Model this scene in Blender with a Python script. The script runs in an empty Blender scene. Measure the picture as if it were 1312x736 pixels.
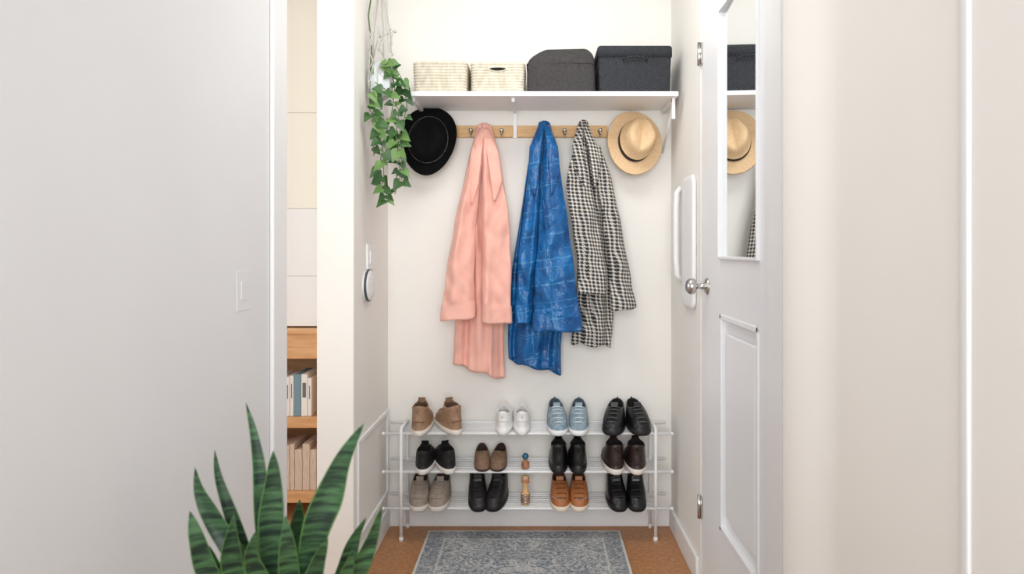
import bpy, bmesh, math, random
from mathutils import Vector, Matrix, Euler, noise
random.seed(7)
F=837.0; CZ=1.31
def P(px,py,d): return Vector(((px-688)*d/F, d, CZ-(py-320)*d/F))
def S(v): # srgb 0-255 -> linear
    return tuple([((c/255)/12.92 if c/255<=0.04045 else ((c/255+0.055)/1.055)**2.4) for c in v])+(1,)
sc=bpy.context.scene
try: sc.view_settings.view_transform='Standard'
except Exception: pass

# ---------- materials
def M(name,col,rough=0.6,metal=0,col2=None,nscale=8,bump=0,bscale=60,spec=None,stretch=None,sheen=0,trans=0,detail=4):
    m=bpy.data.materials.new(name); m.use_nodes=True
    nt=m.node_tree; b=nt.nodes['Principled BSDF']
    b.inputs['Base Color'].default_value=S(col); b.inputs['Roughness'].default_value=rough; b.inputs['Metallic'].default_value=metal
    if spec is not None: b.inputs['Specular IOR Level'].default_value=spec
    if sheen: b.inputs['Sheen Weight'].default_value=sheen
    if trans: b.inputs['Transmission Weight'].default_value=trans
    tc=nt.nodes.new('ShaderNodeTexCoord'); mp=nt.nodes.new('ShaderNodeMapping')
    nt.links.new(tc.outputs['Object'],mp.inputs['Vector'])
    if stretch: mp.inputs['Scale'].default_value=stretch
    if col2 is not None:
        n=nt.nodes.new('ShaderNodeTexNoise'); n.inputs['Scale'].default_value=nscale; n.inputs['Detail'].default_value=detail
        nt.links.new(mp.outputs[0],n.inputs['Vector'])
        r=nt.nodes.new('ShaderNodeValToRGB'); r.color_ramp.elements[0].position=.35; r.color_ramp.elements[1].position=.65
        r.color_ramp.elements[0].color=S(col); r.color_ramp.elements[1].color=S(col2)
        nt.links.new(n.outputs['Fac'],r.inputs[0]); nt.links.new(r.outputs[0],b.inputs['Base Color'])
    if bump:
        n2=nt.nodes.new('ShaderNodeTexNoise'); n2.inputs['Scale'].default_value=bscale; n2.inputs['Detail'].default_value=3
        nt.links.new(mp.outputs[0],n2.inputs['Vector'])
        bp=nt.nodes.new('ShaderNodeBump'); bp.inputs['Strength'].default_value=bump; bp.inputs['Distance'].default_value=.01
        nt.links.new(n2.outputs['Fac'],bp.inputs['Height']); nt.links.new(bp.outputs[0],b.inputs['Normal'])
    return m
def N(nt,t,**k):
    n=nt.nodes.new(t)
    for a,v in k.items(): setattr(n,a,v)
    return n
def math_(nt,op,a,b=None,c=None):
    n=nt.nodes.new('ShaderNodeMath'); n.operation=op
    for i,x in enumerate((a,b,c)):
        if x is None: continue
        if isinstance(x,(int,float)): n.inputs[i].default_value=x
        else: nt.links.new(x,n.inputs[i])
    return n.outputs[0]

wall_m=M('wall_paint',(230,230,231),.85,col2=(232,232,233),nscale=3,bump=.02,bscale=120,spec=.2)
wallb_m=M('wall_paint_warm',(240,237,231),.8,col2=(243,240,234),nscale=2,bump=.02,bscale=120,spec=.3)
trim_m=M('trim_paint',(238,238,238),.45)
door_m=M('door_paint',(236,237,239),.4)
ceil_m=M('ceiling_paint',(240,240,238),.8)
white_m=M('white_metal',(240,240,240),.35)
shelf_m=M('shelf_white',(243,243,243),.45)
chrome_m=M('brushed_nickel',(200,198,195),.22,metal=1)
mirror_m=M('mirror_glass',(235,238,238),.01,metal=1)
wood_m=M('hook_rail_wood',(226,184,128),.5,col2=(212,166,110),nscale=14,stretch=(1,8,8))
shelfwood_m=M('bookshelf_wood',(222,176,128),.5,col2=(208,156,106),nscale=8,stretch=(1,6,6))
black_m=M('black_felt',(9,9,11),.9,bump=.2,bscale=300,spec=.15)
dark_m=M('dark_inside',(20,18,17),.9)
cork_m=M('cork_floor',(190,138,94),.45,col2=(168,114,72),nscale=60,bump=.06,bscale=120,detail=6)

# ---------- builder
class B:
    def __init__(s,*mats): s.v=[];s.f=[];s.m=[];s.s=[];s.mats=list(mats);s.M=Matrix.Identity(4)
    def add(s,vs,fs,mi=0,sm=True):
        o=len(s.v); s.v+= [s.M@Vector(v) for v in vs]
        for i,f in enumerate(fs):
            s.f.append([o+k for k in f]); s.m.append(mi[i] if isinstance(mi,list) else mi); s.s.append(sm)
    def box(s,lo,hi,mi=0,bev=0,seg=2,sm=None):
        lo=Vector(lo);hi=Vector(hi)
        bm=bmesh.new(); bmesh.ops.create_cube(bm,size=1)
        c=(lo+hi)/2; d=hi-lo
        for v in bm.verts: v.co=Vector((v.co.x*d.x+c.x,v.co.y*d.y+c.y,v.co.z*d.z+c.z))
        if bev: bmesh.ops.bevel(bm,geom=bm.edges[:],offset=bev,segments=seg,affect='EDGES',profile=.5)
        bm.verts.index_update()
        s.add([v.co.copy() for v in bm.verts],[[v.index for v in f.verts] for f in bm.faces],mi,False if sm is None else sm); bm.free()
    def loft(s,loops,mi=0,cap0=True,cap1=True,sm=True,closed=True):
        n=len(loops[0]); vs=[v for l in loops for v in l]; fs=[];ms=[]
        for i in range(len(loops)-1):
            m_=mi[i] if isinstance(mi,(list,tuple)) else mi
            for j in range(n if closed else n-1):
                k=(j+1)%n; fs.append([i*n+j,i*n+k,(i+1)*n+k,(i+1)*n+j]); ms.append(m_)
        if cap0: fs.append(list(range(n))[::-1]); ms.append(ms[0])
        if cap1: fs.append([(len(loops)-1)*n+j for j in range(n)]); ms.append(ms[-2] if cap0 else ms[-1])
        s.add(vs,fs,ms,sm)
    def tube(s,pts,r,mi=0,n=8):
        pts=[Vector(p) for p in pts]; loops=[]; up=None
        for i,p in enumerate(pts):
            t=(pts[min(i+1,len(pts)-1)]-pts[max(i-1,0)]).normalized()
            if up is None:
                up=Vector((0,0,1)) if abs(t.z)<.9 else Vector((1,0,0))
            a=t.cross(up).normalized(); b=a.cross(t).normalized(); up=b
            rr=r[i] if isinstance(r,(list,tuple)) else r
            loops.append([p+a*math.cos(2*math.pi*j/n)*rr+b*math.sin(2*math.pi*j/n)*rr for j in range(n)])
        s.loft(loops,mi)
    def revolve(s,prof,mi=0,n=32,cap0=True,cap1=True):
        s.loft([[Vector((r*math.cos(2*math.pi*j/n),r*math.sin(2*math.pi*j/n),z)) for j in range(n)] for r,z in prof],mi,cap0,cap1)
    def sphere(s,c,r,mi=0,n=12):
        c=Vector(c); rr=r if isinstance(r,(tuple,list)) else (r,r,r)
        loops=[[c+Vector((rr[0]*math.sin(a)*math.cos(2*math.pi*j/n),rr[1]*math.sin(a)*math.sin(2*math.pi*j/n),rr[2]*math.cos(a))) for j in range(n)] for a in [math.pi*(.02+.96*i/8) for i in range(9)]]
        s.loft(loops,mi)
    def done(s,name,fixn=True):
        me=bpy.data.meshes.new(name)
        xs=[v.x for v in s.v]; ys=[v.y for v in s.v]; zs=[v.z for v in s.v]
        o=Vector(((min(xs)+max(xs))/2,(min(ys)+max(ys))/2,min(zs)))
        me.from_pydata([v-o for v in s.v],[],s.f)
        for m in s.mats: me.materials.append(m)
        for p,mi,sm in zip(me.polygons,s.m,s.s): p.material_index=mi; p.use_smooth=sm
        if fixn:
            bm=bmesh.new(); bm.from_mesh(me); bmesh.ops.recalc_face_normals(bm,faces=bm.faces); bm.to_mesh(me); bm.free()
        me.update(); ob=bpy.data.objects.new(name,me); ob.location=o; sc.collection.objects.link(ob); return ob
def simple(name,lo,hi,mat,bev=0):
    b=B(mat); b.box(lo,hi,0,bev); return b.done(name)

# ---------- ROOM
D=3.10; XL=-.707; XR=.637; H=2.7; XW=-.85
simple('floor',(-3.6,-1.2,-.1),(2.2,4.5,0),cork_m)
simple('ceiling',(-3.6,-1.2,H),(2.2,4.5,H+.1),ceil_m)
simple('wall_back',(XL,D,0),(XR+.1,D+.12,H),wallb_m)
simple('wall_alcove_left',(XW,2.52,0),(XL,3.40,H),wallb_m,.004)
simple('wall_left',(XW-.1,-.7,0),(XW,2.19,H),wall_m)
simple('wall_left_header',(XW-.1,2.19,2.42),(XW,2.52,H),wall_m)
simple('wall_far_room',(-3.6,3.40,0),(XL,3.5,H),wallb_m)
simple('wall_room_left',(-3.6,-1.0,0),(-3.5,3.40,H),wall_m)
simple('wall_right',(XR,2.545,0),(XR+.1,D,H),wallb_m)
simple('wall_right_header',(XR,1.79,2.41),(XR+.1,2.545,H),wall_m)
simple('wall_right_near',(XR,-.2,0),(XR+.1,1.79,H),wallb_m)
b=B(trim_m); b.box((XW+.0005,2.075,0),(XW+.014,2.189,H-.002),0,.004); b.done('trim_1')
b=B(wall_m)
y0=.85*F/385; y1=.85*F/368
b.box((XW,y0,1.31-80*y0/F),(XW+.0015,y1,1.31-28*y0/F),0,.0006)
b.box((XW+.001,y0+.025,1.31-66*y0/F),(XW+.003,y1-.025,1.31-42*y0/F),0,.0006)
b.done('light_switch')
simple('baseboard_back',(XL,D-.014,0),(XR,D,.09),trim_m,.004)
simple('baseboard_left',(XL,2.53,0),(XL+.014,D-.014,.1),trim_m,.004)
simple('baseboard_right',(XR-.014,2.56,0),(XR,D-.014,.1),trim_m,.004)
b=B(trim_m)
za=.56
b.box((XL,2.56,za-.02),(XL+.010,3.08,za),0,.003); b.box((XL,2.56,.16),(XL+.010,3.08,.18),0,.003)
b.box((XL,2.56,.18),(XL+.010,2.58,za-.02),0,.003); b.box((XL,3.06,.18),(XL+.010,3.08,za-.02),0,.003)
b.done('trim_2')
b=B(trim_m)
b.box((XR-.007,1.69,0),(XR,1.785,H-.002),0,.003,3)
b.done('trim_3')
# softly curved wall return beside the door
b=B(wallb_m)
n=28; loops=[]
for z in (0,H-.002):
    l=[Vector((XR+.01,1.60,z)),Vector((XR-.035,1.60,z)),Vector((XR-.036,1.599,z))]
    for i in range(n+1):
        t=i/n
        l.append(Vector((XR-.036*(.5+.5*math.cos(math.pi*t)),1.595-.22*t,z)))
    l.append(Vector((XR+.0002,1.373,z)))
    loops.append(l)
b.loft(loops,0,False,False,True,False); b.done('wall_right_return',False)
for o in [bpy.data.objects['wall_right_return']]:
    bm=bmesh.new(); bm.from_mesh(o.data)
    for f in bm.faces:
        if f.normal.x>0: f.normal_flip()
    bm.to_mesh(o.data); bm.free()
b=B(wallb_m); b.box((XR-.003,-.2,0),(XR,.960,H-.002),0,.0015); b.done('trim_4')
b=B(trim_m); b.box((XR-.0075,.955,0),(XR,.972,H-.002),0,.003); b.done('trim_5')

# ---------- DOOR
b=B(door_m,chrome_m,mirror_m)
dx0=XR+.004; dx1=XR+.046; ya,yb=1.797,2.538; ma,mb=1.885,2.282; zb,zt=1.285,2.14
b.box((dx0,ya,.01),(dx1,ma,2.40),0,.002); b.box((dx0,mb,.01),(dx1,yb,2.40),0,.002)
b.box((dx0,ma,zt),(dx1,mb,2.40),0); b.box((dx0,ma,1.085),(dx1,mb,zb),0); b.box((dx0,ma,.01),(dx1,mb,.33),0)
b.box((dx0+.014,ma,.33),(dx1-.005,mb,1.085),0)
b.box((dx0+.004,ma+.05,.39),(dx0+.016,mb-.05,1.025),0,.008)
for (lo,hi) in [((ma,.33),(ma+.018,1.085)),((mb-.018,.33),(mb,1.085)),((ma,.33),(mb,.348)),((ma,1.067),(mb,1.085))]:
    b.box((dx0-.004,lo[0],lo[1]),(dx0+.016,hi[0],hi[1]),0,.003)
for (lo,hi) in [((ma-.008,zb-.008),(ma+.002,zt+.008)),((mb-.002,zb-.008),(mb+.008,zt+.008)),((ma,zb-.008),(mb,zb+.002)),((ma,zt-.002),(mb,zt+.008))]:
    b.box((dx0-.010,lo[0],lo[1]),(dx0+.012,hi[0],hi[1]),0,.002)
b.M=Matrix.Translation((XR+.002,(ma+mb)/2,(zb+zt)/2))@Matrix.Rotation(math.radians(-2.4),4,'Z')
b.box((0,-(mb-ma)/2,-(zt-zb)/2),(.004,(mb-ma)/2,(zt-zb)/2),2)
b.M=Matrix.Identity(4)
for hz in (2.07,.31):
    b.tube([(XR-.006,2.541,hz-.045),(XR-.006,2.541,hz+.045)],.007,1,10)
    b.box((XR-.003,2.52,hz-.04),(XR+.005,2.56,hz+.04),1)
ky,kz=2.455,1.172
b.M=Matrix.Translation((dx0,ky,kz))@Matrix.Rotation(-math.pi/2,4,'Y')
b.revolve([(.032,0),(.032,.004),(.026,.010),(.012,.014),(.010,.035),(.014,.042),(.027,.048),(.031,.058),(.030,.070),(.020,.080),(.005,.083)],1,28)
b.M=Matrix.Identity(4)
b.done('door_1')

# ---------- SHELF
b=B(shelf_m)
ztop=P(0,117,2.8).z
b.box((-.549,2.8,ztop-.020),(XR-.03,D-.002,ztop),0,.002)
xb=(660-688)*3.09/F
b.box((xb-.009,D-.014,1.31+(320-177)*3.09/F),(xb+.009,D-.001,ztop-.020)); b.box((xb-.007,2.84,ztop-.036),(xb+.007,D-.001,ztop-.020))
b.box((-.545,2.84,ztop-.036),(-.53,D-.001,ztop-.020)); b.box((XR-.05,2.84,ztop-.11),(XR-.036,2.855,ztop-.020)); b.box((XR-.05,2.84,ztop-.036),(XR-.036,D-.001,ztop-.020))
b.tube([(XR-.042,2.85,ztop-.04),(XR-.042,3.09,ztop-.22)],.005)
b.done('wall_shelf')

def rail(x0,x1,hooks):
    b=B(wood_m,chrome_m)
    zt_=1.31+(320-161)*3.08/F; zb_=1.31+(320-176)*3.08/F
    X0=(x0-688)*3.08/F; X1=(x1-688)*3.08/F
    b.box((X0,3.078,zb_),(X1,D-.001,zt_),0,.003)
    for hx in hooks:
        X=(hx-688)*3.08/F; zc=(zt_+zb_)/2
        b.M=Matrix.Translation((X,3.078,zc))@Matrix.Rotation(math.pi/2,4,'X')
        b.revolve([(.010,0),(.010,.003),(.005,.006),(.004,.028),(.009,.034),(.009,.040),(.004,.043)],1,16)
        b.M=Matrix.Identity(4)
        b.tube([(X,3.07,zc-.01),(X,3.045,zc-.028),(X,3.03,zc-.02),(X,3.028,zc-.008)],.0035,1)
    return b.done('coat_hook_rail')
rail(583,657.4,(604,620,643)); rail(662.8,778,(697,723,748,768))

# ---------- BASKETS
def rrect(w,d,z,r=.02,n=6,cx=0,cy=0):
    pts=[]
    for (sx,sy,a0) in ((1,1,0),(-1,1,90),(-1,-1,180),(1,-1,270)):
        for i in range(n+1):
            a=math.radians(a0+90*i/n)
            pts.append(Vector((cx+sx*(w/2-r)+r*math.cos(a),cy+sy*(d/2-r)+r*math.sin(a),z)))
    return pts
def ribbed(name,x0,x1,ytop,mat,painted_hole=False):
    d=2.83; X0=(x0-688)*d/F; X1=(x1-688)*d/F; w=X1-X0; h=(117-ytop)*d/F*.98; dep=.2
    b=B(mat,dark_m); loops=[]; rings=11
    for i in range(rings*6+1):
        t=i/(rings*6); bul=abs(math.sin(math.pi*t*rings))**.6*.004
        ww=w*(.96+.04*t)-.007+2*bul
        loops.append(rrect(ww,dep-.02+.02*t+2*bul,h*t,.022))
    loops.append(rrect(w-.014,dep-.014,h-.001,.018)); loops.append(rrect(w-.02,dep-.02,h-.012,.016)); loops.append(rrect(w*.9,dep*.9,.01,.016))
    b.M=Matrix.Translation(((X0+X1)/2,d+dep/2+.005,ztop+.001))
    b.loft(loops,0)
    if painted_hole:
        zc=h*.80; n=20
        yf=-dep/2-.004
        l0=[Vector((.036*math.cos(a),yf,zc+(.011 if math.sin(a)<0 else .005)*math.sin(a))) for a in [2*math.pi*i/n for i in range(n)]]
        l1=[Vector((p.x,yf+.008,p.z)) for p in l0]
        b.loft([l1,l0],1)  # dark oval plate paints the shade of a handle hole; basket stays uncut
        ring=[Vector((p.x*1.05,yf+.001,zc+(p.z-zc)*1.15)) for p in l0+l0[:1]]
        b.tube(ring,.0025,0,6)
    return b.done(name)
bask_m=M('cream_rope',(226,218,200),.9,col2=(204,195,174),nscale=60,bump=.2,bscale=250,stretch=(1,1,.4))
ribbed('woven_storage_basket',528,599,76,bask_m); ribbed('woven_storage_basket',602,673,77,bask_m,True)
def weave(name,c1,c2,sc_=70,k=1.6):
    m=M(name,c1,.85); nt=m.node_tree; bs=nt.nodes['Principled BSDF']
    tc=N(nt,'ShaderNodeTexCoord'); sp=N(nt,'ShaderNodeSeparateXYZ'); nt.links.new(tc.outputs['Object'],sp.inputs[0])
    nz=N(nt,'ShaderNodeTexNoise'); nz.inputs['Scale'].default_value=70; nt.links.new(tc.outputs['Object'],nz.inputs['Vector'])
    xy=math_(nt,'ADD',sp.outputs[0],sp.outputs[1])
    a=math_(nt,'SINE',math_(nt,'MULTIPLY',xy,sc_*6.28)); c=math_(nt,'SINE',math_(nt,'MULTIPLY',sp.outputs[2],sc_*6.28*k))
    h=math_(nt,'MULTIPLY_ADD',math_(nt,'MULTIPLY',a,c),.5,.5)
    h=math_(nt,'MULTIPLY',h,math_(nt,'MULTIPLY_ADD',nz.outputs['Fac'],1.4,.2))
    mx=N(nt,'ShaderNodeMix',data_type='RGBA'); nt.links.new(h,mx.inputs[0]); mx.inputs[6].default_value=S(c1); mx.inputs[7].default_value=S(c2)
    nt.links.new(mx.outputs[2],bs.inputs['Base Color'])
    bp=N(nt,'ShaderNodeBump'); bp.inputs['Strength'].default_value=.6; bp.inputs['Distance'].default_value=.003
    nt.links.new(h,bp.inputs['Height']); nt.links.new(bp.outputs[0],bs.inputs['Normal']); return m
dk1=weave('charcoal_weave',(32,31,32),(82,79,78),70,1.5); dk2=weave('dark_weave',(22,24,28),(62,65,71),60,1.4)
def softbox():
    d=2.83; X0=(675-688)*d/F; X1=(763-688)*d/F; w=X1-X0; h=(117-57)*d/F; b=B(dk1); loops=[]
    for i in range(33):
        t=i/32
        q=max(0,(t-.60)/.40)
        ww=w*(.99+.01*math.sin(t*5))*(1-.30*q**2.6); dep=.22*(1-.30*q**2.4)
        l=rrect(ww,dep,h*t,.025)
        for p in l:
            p.x+= .020*q**1.7
            p.z-= q*.014*max(0,-p.x/(w/2))**1.5
            p.y+=.004*math.sin(p.x*30+t*4)
        loops.append(l)
    loops.append([Vector((p.x*.5+.008,p.y*.5,h+.002)) for p in loops[-1]])
    b.M=Matrix.Translation(((X0+X1)/2,d+.115,ztop+.001)); b.loft(loops,0)
    b.tube([*(rrect(w*.995,.222,h*.64,.025)),rrect(w*.995,.222,h*.64,.025)[0]],.0028,0,6)
    b.done('felt_storage_basket')
softbox()
def darkbox():
    d=2.83; X0=(766-688)*d/F; X1=(862-688)*d/F; X1=min(X1,XR-.045); w=X1-X0; h=(117-56)*d/F; b=B(dk2,dark_m)
    b.M=Matrix.Translation(((X0+X1)/2,d+.115,ztop+.001))
    b.loft([rrect(w*.95-.008,.21,0,.012)]+[rrect(w*(.95+.03*t),.212,h*.78*t,.014) for t in (.1,.5,.9,1)]+[rrect(w,.224,h*.78,.014),rrect(w,.224,h*.97,.014),rrect(w-.01,.214,h,.012),rrect(w*.5,.1,h+.002,.012)],0)
    hp=[(-.05,-.113,h*.68),(-.05,-.122,h*.70),(-.03,-.124,h*.74),(0,-.125,h*.75),(.03,-.124,h*.74),(.05,-.122,h*.70),(.05,-.113,h*.68)]
    b.tube(hp,.004,0,8)
    b.done('lidded_storage_box')
darkbox()

# ---------- HATS
def hat(name,c,R,rc,hc,mat,band,rot,brimcurl,pinch,egg=0,cord=None):
    b=B(mat,band) if cord is None else B(mat,band,cord); n=64
    def ring(a,bb,z,zf=None,e=0):
        l=[]
        for j in range(n):
            t=2*math.pi*j/n; x=a*math.cos(t); y=bb*math.sin(t)
            if e: x*=1+e*math.sin(t)
            zz=z+(zf(t,x,y) if zf else 0)
            l.append(Vector((x,y,zz)))
        return l
    curl=lambda k:(lambda t,x,y: brimcurl*k*(math.cos(t)**2)-.006*k*math.sin(t)**2)
    loops=[];ms=[]
    for k in (.0,.25,.5,.75,.95,1.0):
        loops.append(ring(rc[0]+.002+(R[0]-rc[0])*k,rc[1]+.002+(R[1]-rc[1])*k,-.004,curl(k*k),egg*k))
    for k in (1.0,.95,.75,.5,.25,0.0):
        loops.append(ring(rc[0]+(R[0]-rc[0])*k,rc[1]+(R[1]-rc[1])*k,0,curl(k*k),egg*k))
    ms=[0]*11
    for (t,s) in ((.0,1.03),(.02,1.035),(.20,1.015),(.21,.985)):
        loops.append(ring(rc[0]*s,rc[1]*s,hc*t+.001)); ms.append(1 if t<.20 else 0)
    ms[-3:]=[1,1,0]
    def pf(k): 
        return lambda t,x,y: -pinch*k*(1-min(1,abs(x)/(rc[0]*.6)))**1.2*(1.0) 
    for (t,s) in ((.5,.93),(.75,.88),(.88,.83),(.96,.75),(1.0,.64),(1.0,.48),(1.0,.32),(1.,.16),(1.,.03)):
        k=max(0,(t-.5)/.5)
        l=ring(rc[0]*s,rc[1]*s,hc*t,pf(k))
        for p in l:
            if p.y>0: p.x*=1-.30*k*min(1,p.y/(rc[1]*.6))
        loops.append(l); ms.append(0)
    b.M=Matrix.Translation(c)@rot
    b.loft(loops,ms[:len(loops)-1],False,True)
    if cord is not None:
        l=ring(rc[0]*1.04,rc[1]*1.04,hc*.16); b.tube(l+l[:1],.0014,2,6)
    return b.done(name)
face=Matrix.Rotation(math.pi/2,4,'X')
silver_m=M('silver_cord',(120,120,122),.4,col2=(16,16,18),nscale=120)
c=P(549,180,3.02)
hat('black_felt_hat',c,(.127,.162),(.088,.106),.080,black_m,black_m,Matrix.Rotation(math.radians(-7),4,'X')@Matrix.Rotation(math.radians(6),4,'Y')@face,.018,.02,egg=.12,cord=silver_m)
straw_m=M('straw',(232,200,158),.7,col2=(224,188,144),nscale=90,bump=.06,bscale=260)
band_m=M('black_ribbon',(24,20,20),.5)
c=P(813,182,3.035)
hat('straw_fedora',c,(.131,.158),(.078,.098),.12,straw_m,band_m,Matrix.Rotation(math.radians(12),4,'Z')@Matrix.Rotation(math.radians(-14),4,'X')@Matrix.Rotation(math.radians(10),4,'Y')@face,.010,.024)

# ---------- COATS
def interp(tab,y):
    if y<=tab[0][0]: return tab[0][1:]
    for a,b_ in zip(tab,tab[1:]):
        if y<=b_[0]:
            t=(y-a[0])/(b_[0]-a[0])
            return tuple(a[i]+(b_[i]-a[i])*t for i in range(1,len(a)))
    return tab[-1][1:]
def drape(b,tab,d,hd0,hd1,k,amp,seed,mi=0,slant=0,levels=90,lean=0,sleeve=False,crease=1.0):
    rnd=random.Random(seed); ph=[rnd.uniform(0,6.28) for _ in range(8)]
    y0=tab[0][0]; y1=tab[-1][0]; n=150; loops=[]
    for i in range(levels+1):
        t=i/levels; y=y0+(y1-y0)*t; 
        xl,xr=interp(tab,y)
        e=(y1-y0)*.04; a_=interp(tab,y-e); c_=interp(tab,y+e); xl=(xl+a_[0]+c_[0])/3; xr=(xr+a_[1]+c_[1])/3
        hd=hd0+(hd1-hd0)*min(1,t*1.4); A=amp*min(1,.3+t*1.6)
        dd=d-lean*t
        cx=(xl+xr)/2; hw=(xr-xl)/2; l=[]
        cuff=1.0
        if sleeve: cuff=1.04 if t>.91 else (.985 if t>.895 else 1.0)
        for j in range(n):
            th=2*math.pi*j/n; cu=math.cos(th); su=math.sin(th)
            x=hw*cuff*(abs(cu)**.85)*(1 if cu>0 else -1)
            front=1 if su<0 else .3
            u=cu+.10*math.sin(5*t+ph[6])
            f=math.sin(k*u*2.0+ph[0]+.9*math.sin(2.5*t+ph[1]))+.45*math.sin(k*u*4.1+ph[2]+1.6*t)
            if sleeve:
                f=1.0*f+ .9*math.sin(26*t+4*u+ph[3])*math.exp(-((t-.45)/.22)**2)*(.6+.4*math.sin(7*t+ph[5]))+.5*math.sin(40*t-5*u+ph[2])*math.exp(-((t-.8)/.1)**2)
                f*= .5 if t>.90 else 1
            else:
                f+=.3*math.sin(k*u*7.3+ph[3]-1.5*t)
                f-=crease*.8*math.exp(-((u-.25*math.sin(ph[7]+3*t))**2)/.006)
            yy=hd*cuff*(abs(su)**.75)*(1 if su>0 else -1)-A*f*front*(abs(su)**.5)
            w_=P(cx,y,dd)
            sl=slant*u*max(0,(t-.75))/.25
            X=w_.x+x*dd/F+amp*.35*min(1,t*1.6)*math.sin((22 if sleeve else 9)*t+ph[4]+ (0 if cu>0 else 2))*abs(cu)**3*(.5 if sleeve else 1)
            nz=noise.noise(Vector((X*13,seed*3.1,w_.z*8)))*.020*min(1,t*2+.2)+noise.noise(Vector((X*34,seed*5.1,w_.z*20)))*.006
            hemw=.006*math.sin(k*u*3+ph[5])*max(0,(t-.8))/.2*(.3 if sleeve else 1)
            l.append(Vector((X,min(dd+yy+nz, D-.012),w_.z-sl+hemw)))
        loops.append(l)
    last=loops[-1]; cc=sum(last,Vector())/n
    loops.append([Vector((cc.x+(p.x-cc.x)*.96,cc.y+(p.y-cc.y)*.80,p.z+.001)) for p in last]); loops.append([Vector((cc.x+(p.x-cc.x)*.8,cc.y+(p.y-cc.y)*.35,p.z+.010)) for p in last])
    top=loops[0]; ct=sum(top,Vector())/n
    loops=[[ct+(p-ct)*.35+Vector((0,0,.008)) for p in top]]+loops
    b.loft(loops,[mi]*(len(loops)-3)+[mi,1])
def lapel(b,pxs,w,d,mi=0,side=1):
    loops=[]; m=len(pxs)-1; N_=24
    for i in range(N_+1):
        f=i/N_*m; k=min(int(f),m-1); t=f-k; x=pxs[k][0]*(1-t)+pxs[k+1][0]*t; y=pxs[k][1]*(1-t)+pxs[k+1][1]*t; ww=w[k]*(1-t)+w[k+1]*t; dd=d[k]*(1-t)+d[k+1]*t
        c=P(x,y,dd); hw=ww*dd/F/2
        loops.append([c+Vector((hw*math.cos(a),-.007*math.sin(a)-.006*side*math.cos(a),0)) for a in [2*math.pi*j/16 for j in range(16)]])
    b.loft(loops,mi)
pink_m=M('pink_wool',(236,176,160),.85,col2=(241,185,169),nscale=12,bump=.15,bscale=250,sheen=.15)
pinkd=M('pink_lining',(200,130,114),.9)
b=B(pink_m,pinkd)
drape(b,[(160,613,627),(178,607,635),(200,601,641),(250,590,648),(300,584,650),(350,582,650),(400,583,648),(440,581,646),(476,579,646)],3.03,.018,.042,2.6,.016,3,slant=.04)
drape(b,[(186,606,620),(220,598,617),(260,588,613),(300,580,609),(350,572,608),(400,566,608),(409,565,609)],2.975,.016,.038,1.6,.011,4,lean=.03,slant=-.006,sleeve=True)
drape(b,[(178,618,630),(220,618,641),(260,617,650),(300,618,654),(350,618,655),(414,618,655)],2.968,.016,.038,1.6,.011,5,lean=.03,sleeve=True)
lapel(b,[(618,164),(610,195),(606,235),(604,262)],[8,15,15,3],[3.0,2.955,2.94,2.935],0,1)
lapel(b,[(622,164),(631,195),(636,232),(634,258)],[8,15,15,3],[3.0,2.95,2.93,2.925],0,-1)
b.done('pink_coat')

blue_m=M('blue_coat_fabric',(14,92,158),.32,sheen=.05); nt=blue_m.node_tree; bs=nt.nodes['Principled BSDF']
tc=N(nt,'ShaderNodeTexCoord'); sp=N(nt,'ShaderNodeSeparateXYZ'); nt.links.new(tc.outputs['Object'],sp.inputs[0])
nz=N(nt,'ShaderNodeTexNoise'); nz.inputs['Scale'].default_value=11; nz.inputs['Detail'].default_value=5; nt.links.new(tc.outputs['Object'],nz.inputs['Vector'])
nz2=N(nt,'ShaderNodeTexNoise'); nz2.inputs['Scale'].default_value=18; nt.links.new(tc.outputs['Object'],nz2.inputs['Vector'])
def line(coord,freq,w,off):
    f=math_(nt,'FRACT',math_(nt,'ADD',math_(nt,'MULTIPLY',coord,freq),off)); return math_(nt,'LESS_THAN',f,w)
wv=math_(nt,'MULTIPLY',nz2.outputs['Fac'],.02)
xx=math_(nt,'ADD',wv,math_(nt,'ADD',sp.outputs[0],math_(nt,'MULTIPLY',sp.outputs[2],.12))); zz=math_(nt,'ADD',wv,math_(nt,'ADD',sp.outputs[2],math_(nt,'MULTIPLY',sp.outputs[0],-.15)))
ln=math_(nt,'MAXIMUM',math_(nt,'MAXIMUM',line(xx,8,.022,.2),line(xx,5,.012,.6)),math_(nt,'MAXIMUM',line(zz,9,.04,.1),line(zz,13,.03,.4)))
msk=math_(nt,'MULTIPLY',ln,math_(nt,'GREATER_THAN',nz2.outputs['Fac'],.48))
r=N(nt,'ShaderNodeValToRGB'); r.color_ramp.elements[0].position=.35; r.color_ramp.elements[1].position=.68; r.color_ramp.elements[0].color=S((0,72,132)); r.color_ramp.elements[1].color=S((2,106,172))
nt.links.new(nz.outputs['Fac'],r.inputs[0])
mx=N(nt,'ShaderNodeMix',data_type='RGBA'); nt.links.new(math_(nt,'MULTIPLY',msk,.42),mx.inputs[0]); nt.links.new(r.outputs[0],mx.inputs[6]); mx.inputs[7].default_value=S((92,168,212))
nt.links.new(mx.outputs[2],bs.inputs['Base Color'])
bp=N(nt,'ShaderNodeBump'); bp.inputs['Strength'].default_value=.8; bp.inputs['Distance'].default_value=.04; nt.links.new(nz.outputs['Fac'],bp.inputs['Height']); nt.links.new(bp.outputs[0],bs.inputs['Normal'])
blued=M('blue_lining',(8,40,90),.7)
b=B(blue_m,blued)
drape(b,[(157,692,702),(172,686,710),(200,678,716),(250,670,720),(300,663,726),(350,657,728),(400,653,724),(440,649,720),(470,650,720)],3.03,.018,.048,2.8,.017,11,slant=.035)
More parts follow.
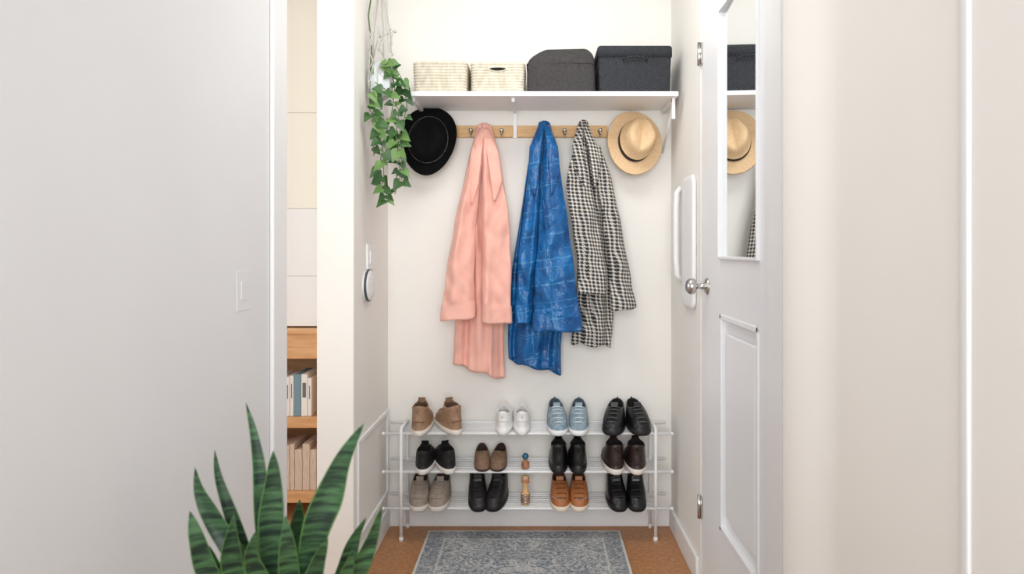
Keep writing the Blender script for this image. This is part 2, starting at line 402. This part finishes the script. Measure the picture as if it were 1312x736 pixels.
drape(b,[(185,698,712),(220,695,718),(260,692,724),(300,690,730),(350,686,736),(400,684,743),(424,684,745)],2.96,.016,.040,1.6,.012,12,lean=.03,slant=.004,sleeve=True)
drape(b,[(185,684,696),(230,676,692),(280,670,690),(330,664,688),(400,660,682),(414,661,680)],2.975,.014,.030,1.4,.009,14,lean=.015,sleeve=True)
lapel(b,[(694,160),(686,188),(683,228),(684,250)],[8,15,14,3],[3.0,2.955,2.945,2.94],0,1)
lapel(b,[(700,160),(708,188),(711,222),(707,250)],[8,14,14,3],[3.0,2.95,2.925,2.92],0,-1)
b.done('blue_coat')

ht_m=M('houndstooth',(30,30,32),.85); nt=ht_m.node_tree; bs=nt.nodes['Principled BSDF']
tc=N(nt,'ShaderNodeTexCoord'); sp=N(nt,'ShaderNodeSeparateXYZ'); nt.links.new(tc.outputs['Object'],sp.inputs[0])
xs=math_(nt,'ADD',math_(nt,'ADD',sp.outputs[0],math_(nt,'MULTIPLY',sp.outputs[1],.5)),math_(nt,'MULTIPLY',sp.outputs[2],.10)); zs=math_(nt,'ADD',sp.outputs[2],math_(nt,'MULTIPLY',sp.outputs[0],.10))
fr=1/.0165
u=math_(nt,'FRACT',math_(nt,'MULTIPLY',xs,fr)); v=math_(nt,'FRACT',math_(nt,'MULTIPLY',zs,fr))
wa=math_(nt,'LESS_THAN',u,.60); we=math_(nt,'LESS_THAN',v,.60)
tw=math_(nt,'LESS_THAN',math_(nt,'FRACT',math_(nt,'MULTIPLY',math_(nt,'ADD',xs,zs),fr*2)),.5)
res=math_(nt,'ADD',math_(nt,'MULTIPLY',tw,wa),math_(nt,'MULTIPLY',math_(nt,'SUBTRACT',1,tw),we))
mx=N(nt,'ShaderNodeMix',data_type='RGBA'); nt.links.new(res,mx.inputs[0]); mx.inputs[6].default_value=S((220,214,204)); mx.inputs[7].default_value=S((40,39,42)); nt.links.new(mx.outputs[2],bs.inputs['Base Color'])
b=B(ht_m,dark_m)
drape(b,[(156,743,752),(172,739,757),(200,735,768),(240,731,778),(300,737,782),(350,740,785),(400,738,786),(430,734,785),(442,731,782)],3.03,.018,.042,2.2,.013,21,slant=.006)
drape(b,[(190,736,752),(215,728,754),(240,725,758),(290,733,768),(330,739,774),(376,742,777)],2.972,.016,.034,1.5,.009,22,lean=.02,sleeve=True)
drape(b,[(188,754,768),(215,760,780),(250,768,788),(300,775,798),(350,780,807),(397,784,815)],2.98,.016,.034,1.5,.009,23,lean=.02,slant=-.01,sleeve=True)
lapel(b,[(744,159),(740,185),(743,215),(750,240)],[7,13,14,3],[3.0,2.955,2.935,2.93],0,1)
lapel(b,[(750,159),(758,185),(764,212),(762,240)],[7,13,13,3],[3.0,2.955,2.945,2.94],0,-1)
b.done('houndstooth_coat')

# ---------- SHOE RACK
DF,DB=2.93,3.075
tiers=[1.31-(556-320)*DF/F,1.31-(605-320)*DF/F,1.31-(652-320)*DF/F]; RZ=.012
b=B(white_m)
xl=(514-688)*DF/F; xr=(840-688)*DF/F; xe0=max((489-688)*DF/F,XL+.018); xe1=(861-688)*DF/F
for z in tiers:
    for i in range(8):
        t=i/7; y=DF+(DB-DF)*t; r=.0065 if i in(0,7) else .0042
        b.tube([(xe0 if i in(0,7) else xl,y,z+RZ*t),(xe1 if i in(0,7) else xr,y,z+RZ*t)],r,0,8)
    for x in (xl,(xl+xr)/2,xr): b.tube([(x,DF,z-.006),(x,DB,z-.006+RZ)],.005)
    for x in (xe0,xe1):
        b.sphere((x,DF,z),.008)
for x in (xl,xr):
    for y in (DF,DB):
        b.tube([(x,y,.002),(x,y,tiers[0]+.022)],.0078,0,10); b.tube([(x,y,0),(x,y,.02)],.010,0,10)
    b.tube([(x,DF,tiers[0]+.022),(x,DB,tiers[0]+.022)],.0075,0,10)
b.done('shoe_rack')

# ---------- SHOES
def shoe(b,X,Y,z,yaw,kind,L=.22,wid=.04,up=0,sole=1,inn=2,lace=3):
    pitch=math.atan2(RZ,DB-DF)
    b.M=Matrix.Translation((X,Y,z))@Matrix.Rotation(pitch,4,'X')@Matrix.Rotation(math.radians(yaw),4,'Z')
    h=L/2; w=wid
    if kind=='sneaker': lv=[(0,h*.97,-h*.96,w*.93,sole),(.006,h,-h,w,sole),(.026,h,-h,w*1.0,sole),(.0265,h*.96,-h*.955,w*.95,up),(.042,h*.97,-h*.93,w*.97,up),(.055,h*.96,-h*.82,w*.94,up),(.067,h*.94,-h*.62,w*.89,up),(.078,h*.92,-h*.38,w*.83,up),(.088,h*.93,-h*.18,w*.77,up),(.097,h*.95,-h*.05,w*.75,up)]
    elif kind=='high': lv=[(0,h*.97,-h*.96,w*.93,sole),(.006,h,-h,w,sole),(.026,h,-h,w*1.0,sole),(.0265,h*.96,-h*.955,w*.95,up),(.044,h*.97,-h*.92,w*.96,up),(.058,h*.96,-h*.76,w*.93,up),(.070,h*.94,-h*.52,w*.88,up),(.082,h*.92,-h*.26,w*.83,up),(.097,h*.9,-h*.10,w*.79,up),(.112,h*.9,-h*.04,w*.77,up),(.124,h*.93,-h*.02,w*.78,up)]
    elif kind=='loafer': lv=[(0,h*.96,-h*.96,w*.9,sole),(.004,h,-h,w*.97,sole),(.012,h,-h,w*.97,sole),(.0125,h*.96,-h*.97,w*.95,up),(.030,h*.97,-h*.94,w*.97,up),(.042,h*.96,-h*.80,w*.92,up),(.052,h*.95,-h*.5,w*.86,up),(.060,h*.95,-h*.2,w*.8,up),(.068,h*.96,-h*.05,w*.76,up)]
    n=36; loops=[];ms=[]
    def ring(z,yh,yt,hw,open_=0):
        l=[];yc=(yh+yt)/2;hl=(yh-yt)/2
        for j in range(n):
            a=2*math.pi*j/n; cu=math.cos(a); su=math.sin(a)
            y=yc+hl*math.copysign(abs(cu)**.9,cu); x=hw*math.copysign(abs(su)**.8,su)*(1-.13*cu)
            zz=z+(open_*(-.010*math.sin(a)**2+.010*max(0,cu)))
            l.append(Vector((x,y,zz)))
        return l
    for i,(z_,yh,yt,hw,m_) in enumerate(lv):
        op=max(0,(i-len(lv)+3)/2) if i>len(lv)-3 else 0
        loops.append(ring(z_,yh,yt,hw,op)); ms.append(m_)
    zt_,yh,yt,hw,_=lv[-1]
    loops.append(ring(zt_+.001,yh-.004,yt+.004,hw-.004,1)); ms.append(up)
    loops.append(ring(zt_-.01,yh-.007,yt+.006,hw-.007,1)); ms.append(inn)
    loops.append(ring(.03,yh-.01,yt-.01,hw-.007)); 
    b.loft(loops,[ms[i+1] if i+1<len(ms) else inn for i in range(len(loops)-1)])
    if kind in('sneaker','high'):
        k=[l for l in lv if l[0]>.05]
        b.loft([[Vector((sx*.016,y+dy,z_+.002)) for sx,dy in ((-1,0),(1,0),(1,.006),(-1,.006))] for (z_,y) in [(l[0],l[2]) for l in k]+[(zt_+.018,yt+.006)]],up,sm=False)
        for i in range(5):
            t=i/4; f=t*(len(k)-1.01); i0=int(f); ff=f-i0
            z_=k[i0][0]*(1-ff)+k[i0+1][0]*ff; y=k[i0][2]*(1-ff)+k[i0+1][2]*ff
            b.tube([(-.022,y+.006,z_-.001),(-.010,y-.002,z_+.004),(0,y-.003,z_+.005),(.010,y-.002,z_+.004),(.022,y+.006,z_-.001)],.0024,lace,6)
        cp=[]
        for s_ in (-1,-.6,0,.6,1): cp.append((s_*w*.55,h*(.985-.10*s_*s_),.066-.006*s_*s_))
        b.tube(cp,.002,lace,6)
        b.tube([(0,h*.985,zt_-.018),(0,h*1.01,zt_-.004),(0,h*.98,zt_+.014)],.0035,up,6)
    b.M=Matrix.Identity(4)
def pair(name,tier,xs_,kind,cu,cs,ci,cl,yaws=(0,0),wid=.041,L=.22,rough=.6,col2=None,studs=False,Y=2.985):
    m0=M(name+'_upper',cu,rough,col2=col2,nscale=60,bump=.15,bscale=200); m1=M(name+'_sole',cs,.6); m2=M(name+'_lining',ci,.9); m3=M(name+'_lace',cl,.7); m4=chrome_m
    b=B(m0,m1,m2,m3,m4)
    for px,yw in zip(xs_,yaws):
        X=(px-688)*2.9/F; t=(Y-DF)/(DB-DF)
        zz=tiers[tier]+RZ*t+.0072
        shoe(b,X,Y,zz,yw,kind,L,wid)
        if studs:
            for i in range(12):
                a=math.pi*(i+.5)/12
                b.sphere((X+.038*math.cos(a),Y-.035-.062*math.sin(a),zz+.045),.0035,4,6)
    b.done(name)
pair('tan_sneakers',0,(537,572),'high',(150,118,92),(232,224,212),(90,66,50),(120,90,68),(180,208),col2=(166,134,106),wid=.045,L=.23)
pair('white_sneakers',0,(645,668),'sneaker',(240,240,238),(242,242,240),(190,190,188),(225,225,225),(178,182),wid=.040,L=.2)
pair('light_blue_sneakers',0,(714,743),'sneaker',(116,138,152),(236,238,238),(70,80,90),(220,226,228),(4,-4),wid=.046,col2=(150,168,178))
pair('black_buckle_shoes',0,(790,820),'sneaker',(16,17,20),(22,22,24),(10,10,10),(90,90,92),(-14,6),rough=.3,wid=.050)
pair('black_slip_on_shoes',1,(541,567),'sneaker',(22,21,22),(232,228,222),(12,12,12),(34,34,34),(182,200),wid=.043,L=.22)
pair('brown_loafers',1,(616,638),'loafer',(112,86,66),(70,50,38),(50,36,28),(90,70,50),(6,-6),wid=.038,L=.15,col2=(132,104,82))
pair('black_leather_shoes',1,(716,741),'high',(18,18,20),(14,14,14),(8,8,8),(30,30,30),(180,180),rough=.28,wid=.044,L=.21)
pair('dark_brown_sneakers',1,(788,817),'high',(44,30,26),(232,224,216),(18,13,12),(60,44,36),(183,178),rough=.4,wid=.049,L=.22)
pair('taupe_sneakers',2,(534,561),'sneaker',(140,126,114),(220,212,204),(80,70,62),(165,152,140),(6,-3),wid=.047,col2=(156,142,130))
pair('black_ankle_boots',2,(610,636),'high',(20,19,20),(14,14,14),(8,8,8),(32,32,32),(8,-12),rough=.4,wid=.044)
pair('brown_studded_shoes',2,(718,743),'sneaker',(168,104,60),(232,218,198),(90,52,30),(120,72,40),(2,-2),rough=.45,studs=True,wid=.044)
pair('black_leather_boots',2,(792,818),'high',(14,15,19),(12,12,12),(6,6,6),(40,40,44),(4,-4),rough=.25,wid=.045)
glass_m=M('blue_glass',(60,130,165),.15,col2=(30,60,80),nscale=40)
amber=M('amber_bottle',(150,96,62),.25,col2=(190,140,105),nscale=50)
b=B(amber,glass_m,chrome_m); X=(673-688)*2.92/F
b.M=Matrix.Translation((X,2.953,tiers[1]+.0088)); b.revolve([(.016,0),(.018,.004),(.018,.028),(.008,.036),(.007,.042)],0,20); b.sphere((0,0,.054),.015,1)
b.done('perfume_bottle')
b=B(wood_m,amber,chrome_m)
b.M=Matrix.Translation(((673-688)*2.92/F,2.955,tiers[2]+.0090))
b.loft([rrect(.034,.022,z,.009) for z in (0,.004)]+[rrect(.040,.026,.008,.01),rrect(.040,.026,.05,.01),rrect(.026,.02,.06,.008),rrect(.022,.018,.09,.008),rrect(.036,.024,.10,.01),rrect(.036,.024,.125,.01),rrect(.02,.014,.13,.006)],[0,0,1,0,0,0,1,0])
for i in range(5): b.tube([(-.021,-.013,.012+i*.008),(.021,-.013,.012+i*.008)],.0018,2,6)
b.done('wooden_shoe_brush')

# ---------- RUG
rm=M('rug_pile',(150,158,168),.95); nt=rm.node_tree; bs=nt.nodes['Principled BSDF']
tc=N(nt,'ShaderNodeTexCoord'); sp=N(nt,'ShaderNodeSeparateXYZ'); nt.links.new(tc.outputs['Generated'],sp.inputs[0])
def edge(o): return math_(nt,'MINIMUM',o,math_(nt,'SUBTRACT',1,o))
ex=math_(nt,'MULTIPLY',edge(sp.outputs[0]),.89); ey=math_(nt,'MULTIPLY',edge(sp.outputs[1]),1.4)
e=math_(nt,'MINIMUM',ex,ey)
so=N(nt,'ShaderNodeSeparateXYZ'); nt.links.new(tc.outputs['Object'],so.inputs[0])
ax=math_(nt,'ABSOLUTE',so.outputs[0])
cb=N(nt,'ShaderNodeCombineXYZ'); nt.links.new(ax,cb.inputs[0]); nt.links.new(so.outputs[1],cb.inputs[1])
n1=N(nt,'ShaderNodeTexNoise'); n1.inputs['Scale'].default_value=20; n1.inputs['Detail'].default_value=4; n1.inputs['Roughness'].default_value=.6; n1.inputs['Distortion'].default_value=2.5; nt.links.new(cb.outputs[0],n1.inputs['Vector'])
vo=N(nt,'ShaderNodeTexVoronoi'); vo.inputs['Scale'].default_value=15; nt.links.new(cb.outputs[0],vo.inputs['Vector'])
rings=math_(nt,'MULTIPLY_ADD',math_(nt,'SINE',math_(nt,'MULTIPLY',vo.outputs['Distance'],22)),.5,.5)
n3=N(nt,'ShaderNodeTexNoise'); n3.inputs['Scale'].default_value=5; nt.links.new(tc.outputs['Object'],n3.inputs['Vector'])
nf=N(nt,'ShaderNodeTexNoise'); nf.inputs['Scale'].default_value=130; nf.inputs['Detail'].default_value=2; nt.links.new(tc.outputs['Object'],nf.inputs['Vector'])
f=math_(nt,'ADD',math_(nt,'MULTIPLY',n1.outputs['Fac'],.42),math_(nt,'ADD',math_(nt,'MULTIPLY',n3.outputs['Fac'],.15),math_(nt,'MULTIPLY',nf.outputs['Fac'],.35)))
f=math_(nt,'ADD',f,math_(nt,'MULTIPLY',rings,.06))
r=N(nt,'ShaderNodeValToRGB'); r.color_ramp.elements[0].position=.42; r.color_ramp.elements[1].position=.57; r.color_ramp.elements[0].color=S((114,122,132)); r.color_ramp.elements[1].color=S((200,199,196)); nt.links.new(f,r.inputs[0])
band=math_(nt,'MULTIPLY',math_(nt,'GREATER_THAN',e,.085),math_(nt,'LESS_THAN',e,.094)); band=math_(nt,'MAXIMUM',math_(nt,'MULTIPLY',band,.6),math_(nt,'LESS_THAN',e,.012))
band=math_(nt,'MULTIPLY',band,.75)
rb=math_(nt,'LESS_THAN',e,.085); mx2=N(nt,'ShaderNodeMix',data_type='RGBA'); nt.links.new(math_(nt,'MULTIPLY',rb,.25),mx2.inputs[0]); nt.links.new(r.outputs[0],mx2.inputs[6]); mx2.inputs[7].default_value=S((112,120,132))
mx=N(nt,'ShaderNodeMix',data_type='RGBA'); nt.links.new(band,mx.inputs[0]); nt.links.new(mx2.outputs[2],mx.inputs[6]); mx.inputs[7].default_value=S((222,218,208)); 
nt.links.new(mx.outputs[2],bs.inputs['Base Color'])
bp=N(nt,'ShaderNodeBump'); bp.inputs['Strength'].default_value=.5; bp.inputs['Distance'].default_value=.004; nt.links.new(nf.outputs['Fac'],bp.inputs['Height']); nt.links.new(bp.outputs[0],bs.inputs['Normal'])
b=B(rm); b.box((-.503,1.62,.0),(.385,3.025,.009),0,.003); b.done('area_rug')

# ---------- left wall fittings
b=B(trim_m); b.box((XL,2.70,P(0,345,2.72).z),(XL+.008,2.80,P(0,313,2.72).z),0,.002); b.box((XL+.008,2.73,P(0,338,2.72).z),(XL+.012,2.77,P(0,322,2.72).z),0,.001); b.done('wall_switch')
b=B(trim_m,M('gray_bezel',(70,72,76),.4)); b.M=Matrix.Translation((XL,2.70,P(0,366,2.70).z))@Matrix.Rotation(math.pi/2,4,'Y')
b.revolve([(.062,0),(.065,.003),(.066,.008)],0,36,cap1=False); b.revolve([(.066,.008),(.067,.014),(.065,.018)],1,36); b.revolve([(.063,.018),(.06,.021),(.03,.022),(.005,.022)],0,36); b.done('thermostat')
bagm=M('white_canvas',(240,240,240),.8,bump=.1,bscale=60)
b=B(bagm,chrome_m)
y_0=2.60;y_1=2.80; z0_=P(0,393,2.75).z; z1_=P(0,228,2.75).z
loops=[]
for xo,ins in ((0.001,.006),(.006,0),(.012,0),(.017,.005),(.018,.018)):
    l=rrect(y_1-y_0-2*ins,z1_-z0_-2*ins,0,.035,8); loops.append([Vector((XR-xo,(y_0+y_1)/2+p.x,(z0_+z1_)/2+p.y)) for p in l])
b.loft(loops,0)
b.tube([(XR-.002,2.88,z0_+.10),(XR-.02,2.88,z0_+.13),(XR-.024,2.88,z0_+.2),(XR-.024,2.88,z1_-.12),(XR-.02,2.88,z1_-.05),(XR-.002,2.88,z1_-.03)],.012,0,12)
b.done('folding_wall_cabinet')

# ---------- HANGING IVY
leaf_m=M('ivy_leaf',(38,76,36),.45,col2=(68,108,52),nscale=10); leaf2=M('ivy_leaf_light',(82,122,62),.45,col2=(116,150,82),nscale=10); stem_m=M('ivy_stem',(86,108,56),.6)
potm=M('glass_planter',(205,212,214),.2,col2=(235,238,238),nscale=20); rope=M('macrame_cord',(200,198,192),.9,bump=.3,bscale=300)
b=B(leaf_m,leaf2,stem_m,potm,rope)
pc=Vector((-.645,2.70,P(0,112,2.70).z)); 
b.M=Matrix.Translation(pc); b.revolve([(.018,-.045),(.035,-.04),(.048,-.01),(.050,.02),(.042,.055),(.034,.10),(.032,.10),(.038,.05),(.03,0.04)],3,28); b.M=Matrix.Identity(4)
hk=pc+Vector((0,0,.46)); hk.z=min(hk.z,2.62)
for a in range(6):
    an=a*math.pi/3+.5; q=Vector((math.cos(an)*.052,math.sin(an)*.052,.0))
    b.tube([hk,hk*.5+(pc+q)*.5+q*.25,pc+q+Vector((0,0,.03)),pc+q*.9+Vector((0,0,-.03)),pc+Vector((0,0,-.06))],.0028,4,6)
    q2=Vector((math.cos(an+.52)*.047,math.sin(an+.52)*.047,.0)); 
    for zz_ in (.02,.10,.18): b.tube([pc+q*.98+Vector((0,0,zz_+.05)),pc+q2*1.0+Vector((0,0,zz_+.0)),pc+q*.98+Vector((0,0,zz_-.04))],.0022,4,6)
b.tube([pc+Vector((0,0,-.06)),pc+Vector((.003,0,-.14))],[.006,.012],4,8)
b.tube([hk,(XL+.001,2.70,hk.z+.0)],.005,4,8); b.sphere((XL+.008,2.70,hk.z),.014,4)
tw=[P(474,118,2.7),P(476,60,2.7),P(472,20,2.68),P(476,-6,2.7)]; b.tube(tw,.003,2,6)
tw=[P(478,75,2.69),P(484,50,2.67),P(497,42,2.66),P(506,40,2.66)]; b.tube(tw,.0026,4,6); b.sphere(P(506,40,2.66),.008,4,8); b.sphere(P(500,37,2.66),.006,4,8); b.sphere(P(486,46,2.665),.008,4,8)
out=[(0,0),(.28,-.16),(.50,.02),(.44,.3),(.28,.58),(.0,1.05)]
out=out+[(-x,y) for x,y in out[-2:0:-1]]
def leaf(p,dr,nr,s,mi):
    dr=dr.normalized(); nr=(nr-dr*nr.dot(dr)).normalized(); sd=dr.cross(nr)
    vs=[p+dr*s*.42]; 
    for x,y in out: vs.append(p+sd*x*s+dr*y*s+nr*(abs(x)*.28*s-.15*s*y*y))
    n=len(out); b.add(vs,[[0,1+i,1+(i+1)%n] for i in range(n)],mi,True)
rnd=random.Random(5)
vines=[[(478,100),(492,90),(508,88),(517,105),(520,135),(515,165),(510,195),(512,222),(504,256)],
[(478,100),(488,84),(500,80),(505,110),(500,150),(492,185),(486,215),(490,240)],
[(475,105),(484,120),(478,150),(476,180),(480,205)],
[(480,105),(498,118),(510,140),(506,172),(516,205),(514,236)],
[(476,105),(474,140),(484,165),(492,200),(494,240),(495,258)]]
for vi,vn in enumerate(vines):
    dep=2.70-.02*vi
    pts=[]; 
    for i in range(len(vn)-1):
        for k in range(5):
            t=k/5; pts.append((vn[i][0]*(1-t)+vn[i+1][0]*t,vn[i][1]*(1-t)+vn[i+1][1]*t))
    pp=[P(x,y,dep-.0)+Vector((0,.02*math.sin(i*.4+vi),0)) for i,(x,y) in enumerate(pts)]
    for q in pp: q.x=max(q.x,XL+.012)
    b.tube(pp,.0016,2,6)
    for i in range(2,len(pp),2):
        for sgn in (1,-1):
            if rnd.random()<.2+.25*i/len(pp): continue
            dr=Vector((sgn*rnd.uniform(.3,1),rnd.uniform(-.6,.1),rnd.uniform(-1.0,.1))); nr=Vector((rnd.uniform(-.5,.5),-1,rnd.uniform(-.1,.9)))
            s_=rnd.uniform(.028,.050)
            if (pp[i]+dr.normalized()*s_).x<XL+.02: dr.x=abs(dr.x)
            st=pp[i]+dr.normalized()*.012
            b.tube([pp[i],st],.001,2,4); leaf(st,dr,nr,s_,0 if rnd.random()<.7 else 1)
b.done('hanging_ivy_planter',False)

# ---------- SNAKE PLANT
sm_=M('snake_leaf',(30,62,38),.42); nt=sm_.node_tree; bs=nt.nodes['Principled BSDF']
tc=N(nt,'ShaderNodeTexCoord'); mp=N(nt,'ShaderNodeMapping'); mp.inputs['Scale'].default_value=(6,6,50); nt.links.new(tc.outputs['Object'],mp.inputs[0])
nz=N(nt,'ShaderNodeTexNoise'); nz.inputs['Scale'].default_value=1.8; nz.inputs['Detail'].default_value=5; nz.inputs['Distortion'].default_value=.8; nt.links.new(mp.outputs[0],nz.inputs['Vector'])
r=N(nt,'ShaderNodeValToRGB'); r.color_ramp.elements[0].position=.40; r.color_ramp.elements[1].position=.68; r.color_ramp.elements[0].color=S((20,44,32)); r.color_ramp.elements[1].color=S((72,112,70)); nt.links.new(nz.outputs['Fac'],r.inputs[0]); nt.links.new(r.outputs[0],bs.inputs['Base Color'])
edge_m=M('snake_leaf_edge',(82,122,60),.45)
terr=M('ceramic_pot',(222,218,210),.5); soil=M('soil',(50,36,26),.95,bump=.5); 
b=B(sm_,edge_m,terr,soil,wood_m)
SD=1.30
def smooth_path(ps,n=30):
    res=[]; m=len(ps)-1
    for i in range(n+1):
        f=i/n*m; k=min(int(f),m-1); t=f-k
        p0=ps[max(k-1,0)];p1=ps[k];p2=ps[k+1];p3=ps[min(k+2,m)]
        res.append(.5*((2*p1)+(p2-p0)*t+(2*p0-5*p1+4*p2-p3)*t*t+(3*p1-p0-3*p2+p3)*t**3))
    return res
def sleaf(pxs,w,dd,tw=0):
    ps=[P(x,y,SD+dd*(1-max(0,(y-700))/180)) for x,y in pxs]
    base=P(365,880,SD); e=ps[-1]; ps.append(Vector((base.x+(e.x-base.x)*.55,SD+dd*.5,.47)))
    ps=ps[::-1]; path=smooth_path(ps); loops=[]
    N_=len(path)-1; W=w*SD/F/2
    for i,p in enumerate(path):
        t=i/N_; tan=(path[min(i+1,N_)]-path[max(i-1,0)]).normalized()
        prof_=(.55+.45*min(1,t*2.2))*(1 if t<.5 else max(.015,math.cos((t-.5)/.5*math.pi/2)**1.0))
        ang=tw*(t-.3)+.25
        sd=Vector((math.cos(ang),math.sin(ang),0)); sd=(sd-tan*sd.dot(tan)).normalized(); nr=tan.cross(sd)
        ww=W*prof_*(1+.04*math.sin(t*17+w)); th=.0028*(1-.6*t)
        l=[]
        for (u,s) in ((-1,0),(-.90,1),(-.5,1),(0,1),(.5,1),(.90,1),(1,0),(.90,-1),(.5,-1),(0,-1),(-.5,-1),(-.90,-1)):
            l.append(p+sd*u*ww+nr*(s*th*(1-.5*abs(u))+.34*ww*(1-u*u)))
        loops.append(l)
    n=12; vs=[v for l in loops for v in l]; fs=[];ms=[]
    for i in range(N_):
        for j in range(n):
            k=(j+1)%n; fs.append([i*n+j,i*n+k,(i+1)*n+k,(i+1)*n+j]); ms.append(1 if j in (0,5,6,11) else 0)
    fs.append([N_*n+j for j in range(n)]); ms.append(0)
    b.add(vs,fs,ms,True)
for args in [
 ([(315,516),(326,560),(333,610),(336,680),(344,780)],18,.03,.5),
 ([(350,578),(350,620),(347,680),(350,780)],30,-.02,.4),
 ([(250,600),(256,632),(276,672),(302,715),(330,790)],27,.0,-.6),
 ([(275,577),(280,612),(296,660),(316,715),(338,790)],17,.06,.6),
 ([(243,655),(252,690),(266,735),(300,800)],25,-.05,.4),
 ([(466,543),(440,588),(422,636),(402,690),(388,790)],36,-.04,-.7),
 ([(469,664),(454,692),(440,735),(410,800)],22,.05,.5),
 ([(489,650),(477,690),(458,735),(420,800)],24,.0,.6),
 ([(300,660),(296,700),(300,740),(322,800)],27,-.07,.6),
 ([(384,640),(380,690),(378,740),(372,800)],40,.09,.2),
 ([(420,690),(408,720),(396,760),(382,810)],24,-.09,-.3),
 ([(328,680),(322,715),(334,750),(350,810)],24,-.09,.3),
 ([(268,700),(276,730),(300,770),(330,815)],24,-.03,.3),
 ([(452,706),(444,735),(424,780),(400,820)],24,-.03,.3),
 ([(366,660),(368,700),(370,740),(366,800)],26,-.06,.3),
 ]: sleaf(*args)
pcx=P(365,880,SD)
b.M=Matrix.Translation((pcx.x,SD,.22)); b.revolve([(.10,0),(.115,.01),(.15,.22),(.155,.26),(.145,.26),(.14,.235)],2,40); b.revolve([(.141,.236),(.08,.25),(.01,.252)],3,30)
b.M=Matrix.Translation((pcx.x,SD,0))
for a in range(4):
    an=a*math.pi/2+.78; x=math.cos(an);y=math.sin(an)
    b.tube([(x*.16,y*.16,0),(x*.155,y*.155,.34)],.012,4,10); 
for a in (0,1):
    an=a*math.pi/2+.78; x=math.cos(an)*.158;y=math.sin(an)*.158; b.tube([(-x,-y,.205),(x,y,.205)],.012,4,10)
b.M=Matrix.Identity(4)
b.done('potted_snake_plant')

# ---------- FAR ROOM
BY=3.02; BK=3.38
b=B(shelfwood_m,M('book_white',(238,236,230),.7),M('book_blue',(120,150,165),.7),M('paper_stack',(228,212,194),.8,col2=(196,176,158),nscale=60,stretch=(8,1,.3)),M('book_gray',(110,112,114),.7))
def ZZ(y): return 1.31-(y-320)*BY/F
x0,x1=-2.2,-.97
b.box((x0,BK-.02,0),(x1,BK,ZZ(423)))
b.box((x0,BY,ZZ(423)-.02),(x1,BK-.02,ZZ(423)),0,.002); b.box((x0,BY+.01,ZZ(446)),(x1,BY+.03,ZZ(423)-.02)); b.box((x0,BY,ZZ(460)),(x1,BK-.02,ZZ(446)),0,.002)
for y in (536,632): b.box((x0,BY,ZZ(y+13)),(x1,BK-.02,ZZ(y)),0,.002)
b.box((x0,BY,0),(x0+.02,BK-.02,ZZ(425))); b.box((x1-.02,BY,0),(x1,BK-.02,ZZ(425)))
b.box((x0,BY,.0),(x1,BK-.02,.03))
rnd=random.Random(4)
for (yb_,hh,mi) in ((536,.19,0),(632,.21,1)):
    xe=(398-688)*BY/F if mi==0 else x1-.03
    x=x0+.03; cnt=0
    while x<xe-.012:
        w=rnd.uniform(.018,.036); w=min(w,xe-x); h=hh*rnd.uniform(.9,1.04)
        mm=(1,1,2,1,1,1)[cnt%6] if mi==0 else 3; cnt+=1
        b.box((x,BY+.03,ZZ(yb_)+.001),(x+w-.0015,BY+.2,ZZ(yb_)+h),mm,.002)
        if mi==0 and mm==1 and w>.018: b.box((x+.006,BY+.0292,ZZ(yb_)+h*.45),(x+w-.009,BY+.031,ZZ(yb_)+h*.8),4)
        x+=w
b.done('bookshelf')
cream=M('cream_panel',(240,236,224),.6)
b=B(trim_m,cream)
b.box((-2.2,3.105,ZZ(421)),(-.94,3.38,2.66),1)
zs_=[ZZ(421),ZZ(355),ZZ(266),ZZ(140),2.66]
for i in range(4): 
    for k in range(3):
        b.box((-2.2+.42*k+.001,3.1,zs_[i]+.001),(-2.2+.42*k+.419,3.106,zs_[i+1]-.001),0 if i<2 else 1,.0015)
b.done('white_wall_cabinet')

# ---------- LIGHTS
def area(name,loc,rot,sx,sy,e,col=(1,1,1),spread=180):
    l=bpy.data.lights.new(name,'AREA'); l.shape='RECTANGLE'; l.size=sx; l.size_y=sy; l.energy=e; l.color=col; l.spread=math.radians(spread)
    o=bpy.data.objects.new(name,l); o.location=loc; o.rotation_euler=rot; sc.collection.objects.link(o); return o
area('rear_fill',(-.1,-1.0,1.65),(math.radians(90),0,0),1.6,1.8,20,(.97,.985,1),95)  # added fill lamp behind the camera; no window is built there
area('alcove_fill',(0,2.15,2.66),(math.radians(16),0,0),.7,.7,13,(1,.995,.98))  # added overhead lamp to lift the dim alcove, no fixture behind it
area('far_room_fill',(-3.3,2.0,1.6),(0,math.radians(-90),0),1.6,1.8,42,(1,.985,.96))  # added lamp brightening the far room; the wall beside it is solid
w=bpy.data.worlds.new('World'); sc.world=w; w.use_nodes=True; w.node_tree.nodes['Background'].inputs[0].default_value=(.95,.975,1,1); w.node_tree.nodes['Background'].inputs[1].default_value=.85

# ---------- CAMERA
cd=bpy.data.cameras.new('camera'); cam=bpy.data.objects.new('camera',cd); sc.collection.objects.link(cam)
cam.location=(0,0,CZ); cam.rotation_euler=(math.radians(90),0,0); cd.sensor_width=36; cd.lens=F*36/1312
cd.shift_x=-32/1312; cd.shift_y=-48/1312; cd.clip_start=.02
cd.dof.use_dof=True; cd.dof.focus_distance=2.95; cd.dof.aperture_fstop=3.0
sc.camera=cam
